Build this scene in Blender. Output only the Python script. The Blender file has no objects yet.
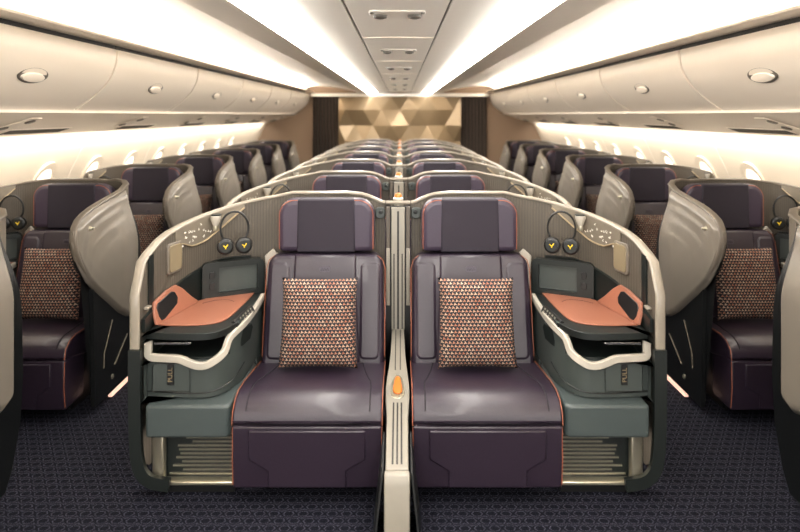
import bpy, bmesh, math, random
from mathutils import Vector, Matrix
random.seed(7)
C = bpy.context.scene.collection
F = 628.0; VX = 397.0; VY = 115.0; EYE = 1.65
PI = math.pi

# ------------------------------------------------------------------ materials
def new_mat(name):
    m = bpy.data.materials.new(name); m.use_nodes = True
    nt = m.node_tree; b = nt.nodes['Principled BSDF']
    return m, nt, b
def srgb(h):
    h = h.lstrip('#'); v = [int(h[i:i+2], 16)/255 for i in (0, 2, 4)]
    return tuple((c/12.92 if c <= .04045 else ((c+.055)/1.055)**2.4) for c in v) + (1,)
def plain(name, col, rough=.5, metal=0, noise=0, nscale=40, bump=0, coat=0):
    m, nt, b = new_mat(name)
    b.inputs['Roughness'].default_value = rough
    b.inputs['Metallic'].default_value = metal
    b.inputs['Coat Weight'].default_value = coat
    c = srgb(col)
    tc = nt.nodes.new('ShaderNodeTexCoord')
    nz = nt.nodes.new('ShaderNodeTexNoise'); nz.inputs['Scale'].default_value = nscale
    nz.inputs['Detail'].default_value = 4
    nt.links.new(tc.outputs['Object'], nz.inputs['Vector'])
    mx = nt.nodes.new('ShaderNodeMix'); mx.data_type = 'RGBA'
    mx.inputs[6].default_value = tuple(max(0, x*(1-noise)) for x in c[:3])+(1,)
    mx.inputs[7].default_value = tuple(min(1, x*(1+noise)) for x in c[:3])+(1,)
    nt.links.new(nz.outputs['Fac'], mx.inputs[0])
    nt.links.new(mx.outputs[2], b.inputs['Base Color'])
    if bump:
        bp = nt.nodes.new('ShaderNodeBump'); bp.inputs['Strength'].default_value = bump
        bp.inputs['Distance'].default_value = .002
        nt.links.new(nz.outputs['Fac'], bp.inputs['Height'])
        nt.links.new(bp.outputs['Normal'], b.inputs['Normal'])
    return m
def emis(name, col, strength):
    m, nt, b = new_mat(name)
    b.inputs['Base Color'].default_value = srgb(col)
    b.inputs['Emission Color'].default_value = srgb(col)
    b.inputs['Emission Strength'].default_value = strength
    return m
def nd(nt, t, **k):
    n = nt.nodes.new(t)
    for a, v in k.items(): setattr(n, a, v)
    return n
def mth(nt, op, a, b=None, clamp=False):
    n = nt.nodes.new('ShaderNodeMath'); n.operation = op; n.use_clamp = clamp
    for i, v in enumerate((a, b)):
        if v is None: continue
        if isinstance(v, (int, float)): n.inputs[i].default_value = v
        else: nt.links.new(v, n.inputs[i])
    return n.outputs[0]

LEATHER = plain('plum_leather', '#251c28', .36, noise=.12, nscale=90, bump=.25, coat=.08)
LEATHER_S = plain('plum_side_leather', '#332a39', .42, noise=.12, nscale=90, bump=.25)
FABRIC = plain('dark_plum_fabric', '#1d1623', .75, noise=.25, nscale=260, bump=.4)
SEAM = plain('dark_seam', '#17131b', .8, noise=.1)
ORANGE_PIPE = plain('orange_piping', '#8c4f38', .5, noise=.1)
SHELL = plain('warm_grey_shell', '#675f55', .42, noise=.05, nscale=120, coat=.05)
SHELL2 = plain('wing_grey_shell', '#6f685f', .34, noise=.06, nscale=500, coat=.1)
RIM = plain('pale_rim', '#857d71', .3, noise=.03, coat=.3)
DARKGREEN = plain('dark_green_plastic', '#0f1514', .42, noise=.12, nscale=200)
GREYGREEN = plain('grey_green_plastic', '#383e3c', .42, noise=.06, nscale=200)
GREYGREEN2 = plain('grey_green_block', '#3c4444', .4, noise=.06, nscale=200)
BLACKISH = plain('black_lower_shell', '#090b0c', .38, noise=.1, nscale=100)
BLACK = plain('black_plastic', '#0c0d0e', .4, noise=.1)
WHITE_TRIM = plain('white_trim', '#a8a297', .3, noise=.02, coat=.3)
CONSOLE = plain('stone_console', '#827d73', .35, noise=.04, coat=.15)
CONSOLE_D = plain('brown_strip', '#4b443c', .4, noise=.05)
TABLE = plain('orange_leather_table', '#8a5743', .45, noise=.06, nscale=60, bump=.1)
ORANGE = plain('orange_tab', '#b86420', .4, noise=.04)
METAL = plain('satin_metal', '#bdb7a4', .28, metal=.85, noise=.05)
CHROME = plain('chrome', '#e8e6e0', .15, metal=1)
MIRRORP = plain('champagne_panel', '#94866c', .25, metal=.35, noise=.04)
BRONZE = plain('bronze_decor', '#7d7568', .4, metal=.4, noise=.1)
SILVER = plain('silver_branches', '#ece8de', .3, noise=.03)
GOLD = plain('gold_edge', '#a8977a', .3, metal=.5, noise=.04)
YELLOW = plain('yellow_mark', '#e8c52a', .5, noise=.03)
CEIL = plain('cream_ceiling', '#f4efe6', .35, noise=.015, nscale=3)
BIN = plain('cream_bin', '#f0e4d4', .38, noise=.015, nscale=3, coat=.1)
SIDEW = plain('cream_sidewall', '#e6d9c5', .5, noise=.015, nscale=3)
SLOT = plain('slot_grey', '#4b463f', .6, noise=.05)
LATCH = plain('grey_latch', '#6f685e', .35, metal=.3, noise=.04)
BEIGE = plain('beige_bulkhead', '#8a725c', .6, noise=.03, nscale=2)
ART = plain('champagne_facets', '#7f6c52', .34, metal=.45, noise=.04, nscale=6)
LITE = emis('light_strip', '#fffaf2', 9.0)
COVE = emis('cove_strip', '#ffeed8', 6.0)
WINL = emis('window_daylight', '#fff6ea', .42)
FLOORL = emis('floor_lamp', '#ffcdb5', .25)

def slat_mat():
    m, nt, b = new_mat('slatted_brown')
    tc = nd(nt, 'ShaderNodeTexCoord'); w = nd(nt, 'ShaderNodeTexWave'); w.inputs['Scale'].default_value = 5
    nt.links.new(tc.outputs['Object'], w.inputs['Vector'])
    r = nd(nt, 'ShaderNodeValToRGB'); r.color_ramp.elements[0].color = srgb('#241d19'); r.color_ramp.elements[1].color = srgb('#4a3d33')
    nt.links.new(w.outputs['Fac'], r.inputs[0]); nt.links.new(r.outputs[0], b.inputs['Base Color'])
    b.inputs['Roughness'].default_value = .7
    return m
SLAT = slat_mat()

def rib_mat():       # fine vertical ribs along the liner (uv = arc length, height)
    m, nt, b = new_mat('ribbed_liner')
    uv = nd(nt, 'ShaderNodeUVMap'); sp = nd(nt, 'ShaderNodeSeparateXYZ')
    nt.links.new(uv.outputs[0], sp.inputs[0])
    s = mth(nt, 'SINE', mth(nt, 'MULTIPLY', sp.outputs[0], 2*PI/.0155))
    f = mth(nt, 'MULTIPLY', mth(nt, 'ADD', s, 1), .5)
    mx = nd(nt, 'ShaderNodeMix', data_type='RGBA')
    mx.inputs[6].default_value = srgb('#453f38'); mx.inputs[7].default_value = srgb('#50493f')  # greys lowered to carry the shade inside the shell
    nt.links.new(f, mx.inputs[0]); nt.links.new(mx.outputs[2], b.inputs['Base Color'])
    bp = nd(nt, 'ShaderNodeBump'); bp.inputs['Distance'].default_value = .002; bp.inputs['Strength'].default_value = .4
    nt.links.new(f, bp.inputs['Height']); nt.links.new(bp.outputs['Normal'], b.inputs['Normal'])
    b.inputs['Roughness'].default_value = .55
    return m
LINER = rib_mat()

def carpet_mat():
    m, nt, b = new_mat('navy_carpet')
    tc = nd(nt, 'ShaderNodeTexCoord'); mp = nd(nt, 'ShaderNodeMapping')
    nt.links.new(tc.outputs['Object'], mp.inputs[0])
    sp = nd(nt, 'ShaderNodeSeparateXYZ'); nt.links.new(mp.outputs[0], sp.inputs[0])
    cx, cy = .060, .046
    row = mth(nt, 'FLOOR', mth(nt, 'DIVIDE', sp.outputs[1], cy))
    odd = mth(nt, 'MULTIPLY', mth(nt, 'MODULO', mth(nt, 'ADD', row, 1000), 2), .5)
    fx = mth(nt, 'SUBTRACT', mth(nt, 'FRACT', mth(nt, 'ADD', mth(nt, 'DIVIDE', sp.outputs[0], cx), odd)), .5)
    fy = mth(nt, 'SUBTRACT', mth(nt, 'FRACT', mth(nt, 'DIVIDE', sp.outputs[1], cy)), .5)
    ax = mth(nt, 'ABSOLUTE', fx); ay = mth(nt, 'ABSOLUTE', fy)
    hexd = mth(nt, 'MAXIMUM', mth(nt, 'MULTIPLY', ay, 1.1), mth(nt, 'ADD', ax, mth(nt, 'MULTIPLY', ay, .45)))
    ring = mth(nt, 'SUBTRACT', 1, mth(nt, 'MULTIPLY', mth(nt, 'ABSOLUTE', mth(nt, 'SUBTRACT', hexd, .36)), 14), True)
    cen = mth(nt, 'MULTIPLY', mth(nt, 'GREATER_THAN', mth(nt, 'ADD', ax, ay), .70), .55)
    pat = mth(nt, 'MAXIMUM', ring, cen)
    nz = nd(nt, 'ShaderNodeTexNoise'); nz.inputs['Scale'].default_value = 170; nz.inputs['Detail'].default_value = 3
    nt.links.new(tc.outputs['Object'], nz.inputs['Vector'])
    sep = mth(nt, 'MULTIPLY', mth(nt, 'SUBTRACT', nz.outputs['Fac'], .42), 4.0, True)
    fac = mth(nt, 'MULTIPLY', pat, mth(nt, 'ADD', mth(nt, 'MULTIPLY', sep, .75), .25), True)
    fac2 = mth(nt, 'ADD', mth(nt, 'MULTIPLY', fac, .9), mth(nt, 'MULTIPLY', sep, .10), True)
    mx = nd(nt, 'ShaderNodeMix', data_type='RGBA')
    mx.inputs[6].default_value = srgb('#04060f'); mx.inputs[7].default_value = srgb('#4e4d5a')
    nt.links.new(fac2, mx.inputs[0]); nt.links.new(mx.outputs[2], b.inputs['Base Color'])
    b.inputs['Roughness'].default_value = .95
    b.inputs['Specular IOR Level'].default_value = .1
    bp = nd(nt, 'ShaderNodeBump'); bp.inputs['Distance'].default_value = .003; bp.inputs['Strength'].default_value = .5
    nt.links.new(nz.outputs['Fac'], bp.inputs['Height']); nt.links.new(bp.outputs['Normal'], b.inputs['Normal'])
    return m
CARPET = carpet_mat()

def pillow_mat():    # three-armed marks on a shifted grid, orange to tan on navy
    m, nt, b = new_mat('patterned_pillow')
    tc = nd(nt, 'ShaderNodeTexCoord'); sp = nd(nt, 'ShaderNodeSeparateXYZ')
    nt.links.new(tc.outputs['Object'], sp.inputs[0])
    cx, cz = .0178, .0158
    rw = mth(nt, 'DIVIDE', sp.outputs[2], cz)
    row = mth(nt, 'FLOOR', rw)
    odd = mth(nt, 'MULTIPLY', mth(nt, 'MODULO', mth(nt, 'ADD', row, 1000), 2), .5)
    u = mth(nt, 'ADD', mth(nt, 'DIVIDE', sp.outputs[0], cx), odd)
    fx = mth(nt, 'SUBTRACT', mth(nt, 'FRACT', u), .5); fz = mth(nt, 'SUBTRACT', mth(nt, 'FRACT', rw), .5)
    ds = []
    for k in range(3):
        a = math.radians(90+120*k+12)
        ca, sa = math.cos(a), math.sin(a)
        al = mth(nt, 'ADD', mth(nt, 'MULTIPLY', fx, ca), mth(nt, 'MULTIPLY', fz, sa))
        pe = mth(nt, 'ABSOLUTE', mth(nt, 'ADD', mth(nt, 'MULTIPLY', fx, -sa), mth(nt, 'MULTIPLY', fz, ca)))
        inside = mth(nt, 'MULTIPLY', mth(nt, 'LESS_THAN', pe, .14), mth(nt, 'MULTIPLY', mth(nt, 'GREATER_THAN', al, -.05), mth(nt, 'LESS_THAN', al, .42)))
        ds.append(inside)
    pat = mth(nt, 'MAXIMUM', ds[0], mth(nt, 'MAXIMUM', ds[1], ds[2]))
    wn = nd(nt, 'ShaderNodeTexWhiteNoise'); wn.noise_dimensions = '2D'
    cb = nd(nt, 'ShaderNodeCombineXYZ')
    nt.links.new(mth(nt, 'FLOOR', u), cb.inputs[0]); nt.links.new(row, cb.inputs[1]); nt.links.new(cb.outputs[0], wn.inputs[0])
    rp = nd(nt, 'ShaderNodeValToRGB')
    rp.color_ramp.elements[0].color = srgb('#8a5843'); rp.color_ramp.elements[1].color = srgb('#a8917f')
    nt.links.new(wn.outputs[0], rp.inputs[0])
    mx = nd(nt, 'ShaderNodeMix', data_type='RGBA')
    mx.inputs[6].default_value = srgb('#0b0e18')
    nt.links.new(rp.outputs[0], mx.inputs[7]); nt.links.new(pat, mx.inputs[0])
    nt.links.new(mx.outputs[2], b.inputs['Base Color'])
    b.inputs['Roughness'].default_value = .85
    return m
PILLOW = pillow_mat()

# ------------------------------------------------------------------ mesh helpers
SX = 1.0                       # +1 = left-hand suite as built, -1 = its mirror image
XM = lambda x, y, z: x         # sideways squeeze for the narrower window suites
def link(o, parent=None):
    C.objects.link(o)
    if parent is not None: o.parent = parent
    return o
def obj(name, bm, mat, parent=None, smooth=35, raw=False, bev=0, seg=2):
    if bev:
        bmesh.ops.remove_doubles(bm, verts=bm.verts, dist=1e-5)
    if not raw:
        for v in bm.verts: v.co.x = XM(*v.co)*SX
    bmesh.ops.recalc_face_normals(bm, faces=bm.faces)
    me = bpy.data.meshes.new(name)
    bm.to_mesh(me); bm.free()
    for m in (mat if isinstance(mat, (list, tuple)) else [mat]): me.materials.append(m)
    if smooth:
        me.shade_smooth(); me.set_sharp_from_angle(angle=math.radians(smooth))
    o = bpy.data.objects.new(name, me)
    link(o, parent)
    if bev:
        bv = o.modifiers.new('bevel', 'BEVEL'); bv.width = bev; bv.segments = seg
        bv.limit_method = 'ANGLE'; bv.angle_limit = math.radians(40)
    return o
def empty(name, loc, label=None, cat=None, group=None):
    o = bpy.data.objects.new(name, None); o.empty_display_size = .1; o.location = loc
    link(o); tag(o, label, cat, group); return o
def tag(o, label=None, cat=None, group=None, kind=None):
    for k, v in (('label', label), ('category', cat), ('group', group), ('kind', kind)):
        if v: o[k] = v
    return o
def children(o): return [c for c in list(bpy.data.objects) if c.parent == o]
KIDS = {}
def freeze(root):
    def rec(o):
        ks = children(o); KIDS[o.name] = ks
        for k in ks: rec(k)
    rec(root)
def copy_tree(o, parent=None):
    c = o.copy(); C.objects.link(c)
    if parent is not None: c.parent = parent
    for ch in KIDS.get(o.name, []): copy_tree(ch, c)
    return c
def nbm(): return bmesh.new()
def box(bm, x0, x1, y0, y1, z0, z1, M=None):
    vs = [bm.verts.new((x, y, z)) for x in (x0, x1) for y in (y0, y1) for z in (z0, z1)]
    for f in ((0,1,3,2),(4,6,7,5),(0,4,5,1),(2,3,7,6),(0,2,6,4),(1,5,7,3)):
        bm.faces.new([vs[i] for i in f])
    if M is not None: bmesh.ops.transform(bm, matrix=M, verts=vs)
    return vs
def prism(bm, pts, axis, a0, a1):
    """closed polygon pts (2D) extruded along axis: 'x'->(a,p,q) 'y'->(p,a,q) 'z'->(p,q,a)"""
    def mk(p, a): return {'x': (a, p[0], p[1]), 'y': (p[0], a, p[1]), 'z': (p[0], p[1], a)}[axis]
    A = [bm.verts.new(mk(p, a0)) for p in pts]; B = [bm.verts.new(mk(p, a1)) for p in pts]
    bm.faces.new(A); bm.faces.new(B[::-1])
    n = len(pts)
    for i in range(n): bm.faces.new((A[i], B[i], B[(i+1) % n], A[(i+1) % n]))
    return A+B
def rpoly(x0, x1, z0, z1, r, n=6, corners=(1,1,1,1)):
    """rounded rectangle, corners order: bl, br, tr, tl"""
    out = []
    for k, (cx, cz, a) in enumerate(((x0, z0, 180), (x1, z0, 270), (x1, z1, 0), (x0, z1, 90))):
        rr = r if corners[k] else 0
        if not rr: out.append((cx, cz)); continue
        ox = cx + (rr if cx == x0 else -rr); oz = cz + (rr if cz == z0 else -rr)
        for i in range(n+1):
            t = math.radians(a+90*i/n); out.append((ox+rr*math.cos(t), oz+rr*math.sin(t)))
    return out
def tube(bm, pts, r, n=8, closed=False, cap=True):
    pts = [Vector(p) for p in pts]; N = len(pts); rings = []
    rad = r if isinstance(r, (list, tuple)) else [r]*N
    prev = None
    for i, p in enumerate(pts):
        a = pts[(i-1) % N] if (closed or i > 0) else p
        b = pts[(i+1) % N] if (closed or i < N-1) else p
        t = (b-a).normalized()
        if prev is None:
            u = t.orthogonal().normalized()
        else:
            u = (prev - t*prev.dot(t)); u = u.normalized() if u.length > 1e-6 else t.orthogonal().normalized()
        prev = u; w = t.cross(u)
        rings.append([bm.verts.new(p+(u*math.cos(2*PI*k/n)+w*math.sin(2*PI*k/n))*rad[i]) for k in range(n)])
    for i in range(N if closed else N-1):
        A, B = rings[i], rings[(i+1) % N]
        for k in range(n): bm.faces.new((A[k], A[(k+1) % n], B[(k+1) % n], B[k]))
    if cap and not closed: bm.faces.new(rings[0]); bm.faces.new(rings[-1][::-1])
def sweep(bm, pts, outs, prof):
    """closed profile [(a,b)]: a along the outward vector, b along tangent x outward"""
    pts = [Vector(p) for p in pts]; rings = []
    N = len(pts)
    for i, p in enumerate(pts):
        t = (pts[min(i+1, N-1)]-pts[max(i-1, 0)]).normalized()
        o = Vector(outs[i]); o = (o - t*o.dot(t)).normalized(); b = t.cross(o)
        rings.append([bm.verts.new(p+o*a+b*c) for a, c in prof])
    n = len(prof)
    for i in range(N-1):
        A, B = rings[i], rings[i+1]
        for k in range(n): bm.faces.new((A[k], A[(k+1) % n], B[(k+1) % n], B[k]))
    bm.faces.new(rings[0]); bm.faces.new(rings[-1][::-1])
def lathe(bm, prof, n=20, M=None):
    rings = []
    for r, z in prof: rings.append([bm.verts.new((r*math.cos(2*PI*k/n), r*math.sin(2*PI*k/n), z)) for k in range(n)])
    for i in range(len(rings)-1):
        for k in range(n): bm.faces.new((rings[i][k], rings[i][(k+1) % n], rings[i+1][(k+1) % n], rings[i+1][k]))
    bm.faces.new(rings[0][::-1]); bm.faces.new(rings[-1])
    if M is not None: bmesh.ops.transform(bm, matrix=M, verts=[v for r in rings for v in r])
def grid(bm, rows, uv=None):
    V = [[bm.verts.new(p) for p in r] for r in rows]
    L = bm.loops.layers.uv.verify() if uv else None
    for i in range(len(V)-1):
        for j in range(len(V[0])-1):
            f = bm.faces.new((V[i][j], V[i+1][j], V[i+1][j+1], V[i][j+1]))
            if uv:
                for lp, (a, b) in zip(f.loops, ((i, j), (i+1, j), (i+1, j+1), (i, j+1))): lp[L].uv = uv[a][b]
    return V
def shell_grid(bm, cols, uvs, thick):
    """cols: list over s of list over z of (Vector point, Vector outward); closed slab"""
    A = [[bm.verts.new(p) for p, o in c] for c in cols]
    B = [[bm.verts.new(p+o*thick) for p, o in c] for c in cols]
    L = bm.loops.layers.uv.verify()
    S, Z = len(A), len(A[0])
    def q(vs, ids):
        try: f = bm.faces.new(vs)
        except ValueError: return
        for lp, (a, b) in zip(f.loops, ids): lp[L].uv = uvs[a][b]
    for i in range(S-1):
        for j in range(Z-1):
            ids = ((i, j), (i+1, j), (i+1, j+1), (i, j+1))
            q([A[a][b] for a, b in ids], ids)
            q([B[a][b] for a, b in ids[::-1]], ids[::-1])
    for i in range(S-1):
        for j in (0, Z-1):
            q([A[i][j], A[i+1][j], B[i+1][j], B[i][j]], ((i, j), (i+1, j), (i+1, j), (i, j)))
    for j in range(Z-1):
        for i in (0, S-1):
            q([A[i][j], A[i][j+1], B[i][j+1], B[i][j]], ((i, j), (i, j+1), (i, j+1), (i, j)))
def text(name, body, size, M, mat, parent):
    cu = bpy.data.curves.new(name, 'FONT'); cu.body = body; cu.size = size; cu.extrude = .0008
    cu.align_x = 'CENTER'; cu.align_y = 'CENTER'
    t = bpy.data.objects.new(name, cu); C.objects.link(t)
    dg = bpy.context.evaluated_depsgraph_get(); dg.update()
    me = bpy.data.meshes.new_from_object(t.evaluated_get(dg)); me.transform(M); me.materials.clear(); me.materials.append(mat)
    bpy.data.objects.remove(t); bpy.data.curves.remove(cu)
    o = bpy.data.objects.new(name, me); return link(o, parent)
def lerp(tbl, x):
    if x <= tbl[0][0]: return tbl[0][1]
    for (a, p), (b, q) in zip(tbl, tbl[1:]):
        if x <= b: return p+(q-p)*(x-a)/(b-a)
    return tbl[-1][1]
def smooth(pts, n=6):
    """Catmull-Rom through points of any dimension"""
    P = [Vector(p) for p in pts]; out = []
    for i in range(len(P)-1):
        a, b, c, d = P[max(i-1, 0)], P[i], P[i+1], P[min(i+2, len(P)-1)]
        for k in range(n):
            t = k/n
            out.append(.5*((2*b)+(c-a)*t+(2*a-5*b+4*c-d)*t*t+(3*b-3*c+d-a)*t**3))
    out.append(P[-1]); return out

# ------------------------------------------------------------------ plan of the suites
# local frame of a suite: x = 0 on the seat's centreline, y = 0 at the back, -y towards the camera
RIMPIX = [(131, 300), (131.5, 288), (133, 276), (138, 264), (145, 254), (155, 242), (165, 233.5), (180, 225), (200, 216), (220, 209), (240, 203), (260, 198.5), (280, 195.5), (300, 194)]
def plan(t):                   # t in degrees, 0 = back, 90 = front edge on the console side
    n = 2.5; s, c = math.sin(math.radians(t)), math.cos(math.radians(t))
    return (-.30-.445*max(s, 0)**(2/n), -.73+.73*max(c, 0)**(2/n))
def rim_z(t, droop=1.0):
    x, y = plan(t); d = 3.45+y; X = x-.38-.02
    px = VX+X*F/d
    z = EYE-(lerp(RIMPIX, px)-VY)*d/F
    if t >= 88: z = min(z, .90)
    return 1.222-(1.222-z)*droop
def suite_cols(droop, xend):
    """list of (x, y, ztop, outward) from the console-side front edge round to the inner end"""
    out = []
    ts = [90, 87, 84, 80, 76, 72, 68, 63, 58, 53, 48, 43, 38, 33, 28, 23, 18, 12, 6, 0]
    for t in ts:
        x, y = plan(t); a = plan(min(t+1, 90)); b = plan(max(t-1, 0))
        tx, ty = b[0]-a[0], b[1]-a[1]; l = math.hypot(tx, ty) or 1
        o = Vector((-ty/l, tx/l, 0))
        if t == 90: o = Vector((-1, 0, 0))
        if t == 0: o = Vector((0, 1, 0))
        out.append((x, y, rim_z(t, droop), o))
    out[0] = (out[0][0], out[0][1], .89, out[0][3])
    for x in (-.2, -.1, 0, .1, .18): out.append((x, 0, 1.222 if x < .15 else 1.215, Vector((0, 1, 0))))
    return out
def rim_profile(w=.034, h=.013):
    return [(w*math.cos(2*PI*k/12)**1+.014, h*(1 if math.sin(2*PI*k/12) > 0 else -1)*abs(math.sin(2*PI*k/12))**.45) for k in range(12)]

def build_shell(window):
    root = empty('suite_shell', (0, 0, 0))
    cols = suite_cols(.55 if window else 1.0, 0)
    if not window:
        for x, z in ((.22, 1.203), (.26, 1.185), (.285, 1.173), (.308, 1.168)): cols.append((x, 0, z, Vector((0, 1, 0))))
    else:
        for x, y, ox, oy, zc in ((.24, -.002, .1, 1, 1.222), (.29, -.02, .5, .8, 1.215), (.325, -.07, .85, .4, 1.20), (.335, -.13, 1, .05, 1.188)):
            cols.append((x, y, zc, Vector((ox, oy, 0)).normalized()))
    zs = [0, .1, .2, .3, .4, .5, .6, .7, .8, .9, 1.0]
    grids, uvs = [], []; s = 0; prev = None
    for x, y, zt, o in cols:
        if prev is not None: s += math.hypot(x-prev[0], y-prev[1])
        prev = (x, y)
        z0 = lerp([(-.74, .26), (-.72, .20), (-.68, .12), (-.60, .06), (0, .05)], y)
        grids.append([(Vector((x, y, z0+(zt-z0)*k)), o) for k in zs]); uvs.append([(s, z0+(zt-z0)*k) for k in zs])
    b = nbm(); shell_grid(b, grids, uvs, .018); obj('liner', b, LINER, root, smooth=50)
    # plain outer skin
    b = nbm(); shell_grid(b, [[(p+o*.0185, o) for p, o in g] for g in grids], uvs, .010); obj('outer_skin', b, SHELL, root, smooth=50)
    # pale rim running along the top and down the front edge
    pts = [(x, y, zt) for x, y, zt, o in cols]; outs = [o for *_, o in cols]
    if not window:
        pre = [(-.742, -.735, z) for z in (.64, .70, .76, .82)]
        pts = pre+[(-.743, -.733, .87)]+[(pts[1][0], pts[1][1], pts[1][2])]+pts[2:]
        outs = [Vector((-1, 0, 0))]*5+[outs[1]]+outs[2:]
    else:
        pts += [(.352, -.20, 1.178), (.372, -.33, 1.170), (.392, -.47, 1.162), (.408, -.60, 1.154), (.421, -.73, 1.141), (.43, -.83, 1.122), (.432, -.89, 1.100),
                (.433, -.925, 1.065), (.433, -.933, 1.01), (.433, -.92, .95), (.433, -.88, .88), (.43, -.82, .81)]
        outs += [Vector((1, 0, 0))]*12
    sp = smooth([tuple(p)+tuple(o) for p, o in zip([Vector(p) for p in pts], outs)], 3) if False else None
    b = nbm(); sweep(b, pts, outs, rim_profile(.020 if window else .022, .008 if window else .0095)); obj('rim', b, RIM if not window else SHELL, root, smooth=60)
    # dark post under the rim at the front edge
    b = nbm()
    prof = [(-.805, .05+.0), (-.74, .05), (-.745, .63), (-.815, .63), (-.815, .30), (-.812, .18)]
    path = smooth([(-.748, -.748, .64), (-.748, -.748, .45), (-.744, -.748, .25), (-.734, -.748, .15), (-.712, -.748, .10), (-.67, -.748, .072), (-.60, -.748, .060)], 4)
    if not window:
        sweep(b, path, [Vector((0, 1, 0))]*len(path), [(-.014, -.026), (.01, -.026), (.01, .026), (-.014, .026)])
        obj('front_post', b, DARKGREEN, root, smooth=50)
    else:
        b.free()
    def place(t, z, off=-.004):
        x, y = plan(t); a, c = plan(t+1), plan(t-1)
        tv = Vector((c[0]-a[0], c[1]-a[1], 0)).normalized(); o = Vector((-tv.y, tv.x, 0))
        p = Vector((x, y, z))+o*off
        M = Matrix(((tv.x, o.x, 0, p.x), (tv.y, o.y, 0, p.y), (0, 0, 1, p.z), (0, 0, 0, 1)))
        return M
    # mirror cover on the liner
    M = place(67, .955)
    b = nbm(); prism(b, rpoly(-.062, .062, -.075, .075, .02), 'y', -.008, .004); bmesh.ops.transform(b, matrix=M, verts=b.verts)
    o1 = obj('mirror_cover', b, SHELL, root, bev=.003)
    b = nbm(); prism(b, rpoly(-.05, .054, -.064, .064, .016), 'y', -.012, -.0085); bmesh.ops.transform(b, matrix=M, verts=b.verts)
    obj('mirror', b, MIRRORP, o1, bev=.002)
    # sliding handle in a slot near the front edge
    b = nbm()
    for z0 in range(12):
        z = .80+z0*.018
        M = place(83.5, z+.009); box(b, -.026, .022, -.004, .004, -.0092, .0092, M)
    obj('handle_slot', b, DARKGREEN, root, smooth=0)
    b = nbm(); box(b, -.02, .022, -.016, .004, -.006, .006, place(86.5, .792)); obj('slot_lip', b, RIM, root, bev=.003)
    # bronze decor field under the rim with silver branches and a gold edge
    lo = [(66, .05), (60, .085), (54, .115), (48, .125), (42, .12), (36, .10), (30, .08), (24, .055), (16, .02)]
    tt = [66, 62, 58, 54, 50, 46, 42, 38, 34, 30, 26, 22, 19, 16]
    g, uv = [], []
    dr = .55 if window else 1.0
    for t in tt:
        x, y = plan(t); a, c = plan(t+1), plan(t-1)
        tv = Vector((c[0]-a[0], c[1]-a[1], 0)).normalized(); o = Vector((-tv.y, tv.x, 0))
        zt = rim_z(t, dr)-.004; zb = zt-lerp(sorted(lo), t)
        g.append([(Vector((x, y, zb+(zt-zb)*k/4))-o*.007, o) for k in range(5)]); uv.append([(t, k) for k in range(5)])
    b = nbm(); shell_grid(b, g, uv, .0065); dec = obj('decor_panel', b, BRONZE, root, smooth=50)
    b = nbm(); tube(b, [q[0][0] for q in g], .0045, 6); obj('gold_edge', b, GOLD, dec)
    b = nbm(); rnd = random.Random(3)
    for k in range(22):
        t = 40+22*rnd.random(); x, y = plan(t); a, c = plan(t+1), plan(t-1)
        tv = Vector((c[0]-a[0], c[1]-a[1], 0)).normalized(); o = Vector((-tv.y, tv.x, 0))
        z = rim_z(t, dr)-.03-.075*rnd.random(); p = Vector((x, y, z))-o*.0085; an = rnd.random()*PI
        q = p+tv*.011*math.cos(an)+Vector((0, 0, .011*math.sin(an))); tube(b, [p, q], .0014, 5)
        an += 1.0; q2 = p+tv*.008*math.cos(an)+Vector((0, 0, .008*math.sin(an))); tube(b, [p, q2], .0011, 5)
    obj('branch_pattern', b, SILVER, dec)
    # reading lamp hanging off the rim
    x, y = plan(36); zt = rim_z(36, dr)
    b = nbm(); lathe(b, [(.026, 0), (.028, -.012), (.016, -.045), (.014, -.05)], 14, Matrix.Translation((x+.012, y-.035, zt-.014)))
    rl = obj('reading_lamp', b, WHITE_TRIM, root)
    b = nbm(); lathe(b, [(.0135, -.05), (.015, -.066), (.012, -.078)], 14, Matrix.Translation((x+.012, y-.035, zt-.014))); obj('lamp_head', b, METAL, rl)
    b = nbm(); box(b, x-.01, x+.035, y-.04, y-.002, zt-.016, zt-.006); obj('lamp_arm', b, DARKGREEN, rl, bev=.003)
    # coat hook by the head
    if not window:
        b = nbm(); prism(b, rpoly(.255, .308, 1.085, 1.145, .018), 'y', -.022, -.002); hk = obj('hook_plate', b, GREYGREEN, root, bev=.004)
        b = nbm(); lathe(b, [(.010, 0), (.011, .006), (.006, .014)], 12, Matrix.Translation((.285, -.022, 1.122)) @ Matrix.Rotation(PI/2, 4, 'X')); obj('hook_button', b, BLACK, hk)
    else:
        wing(root)
    return root

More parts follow.
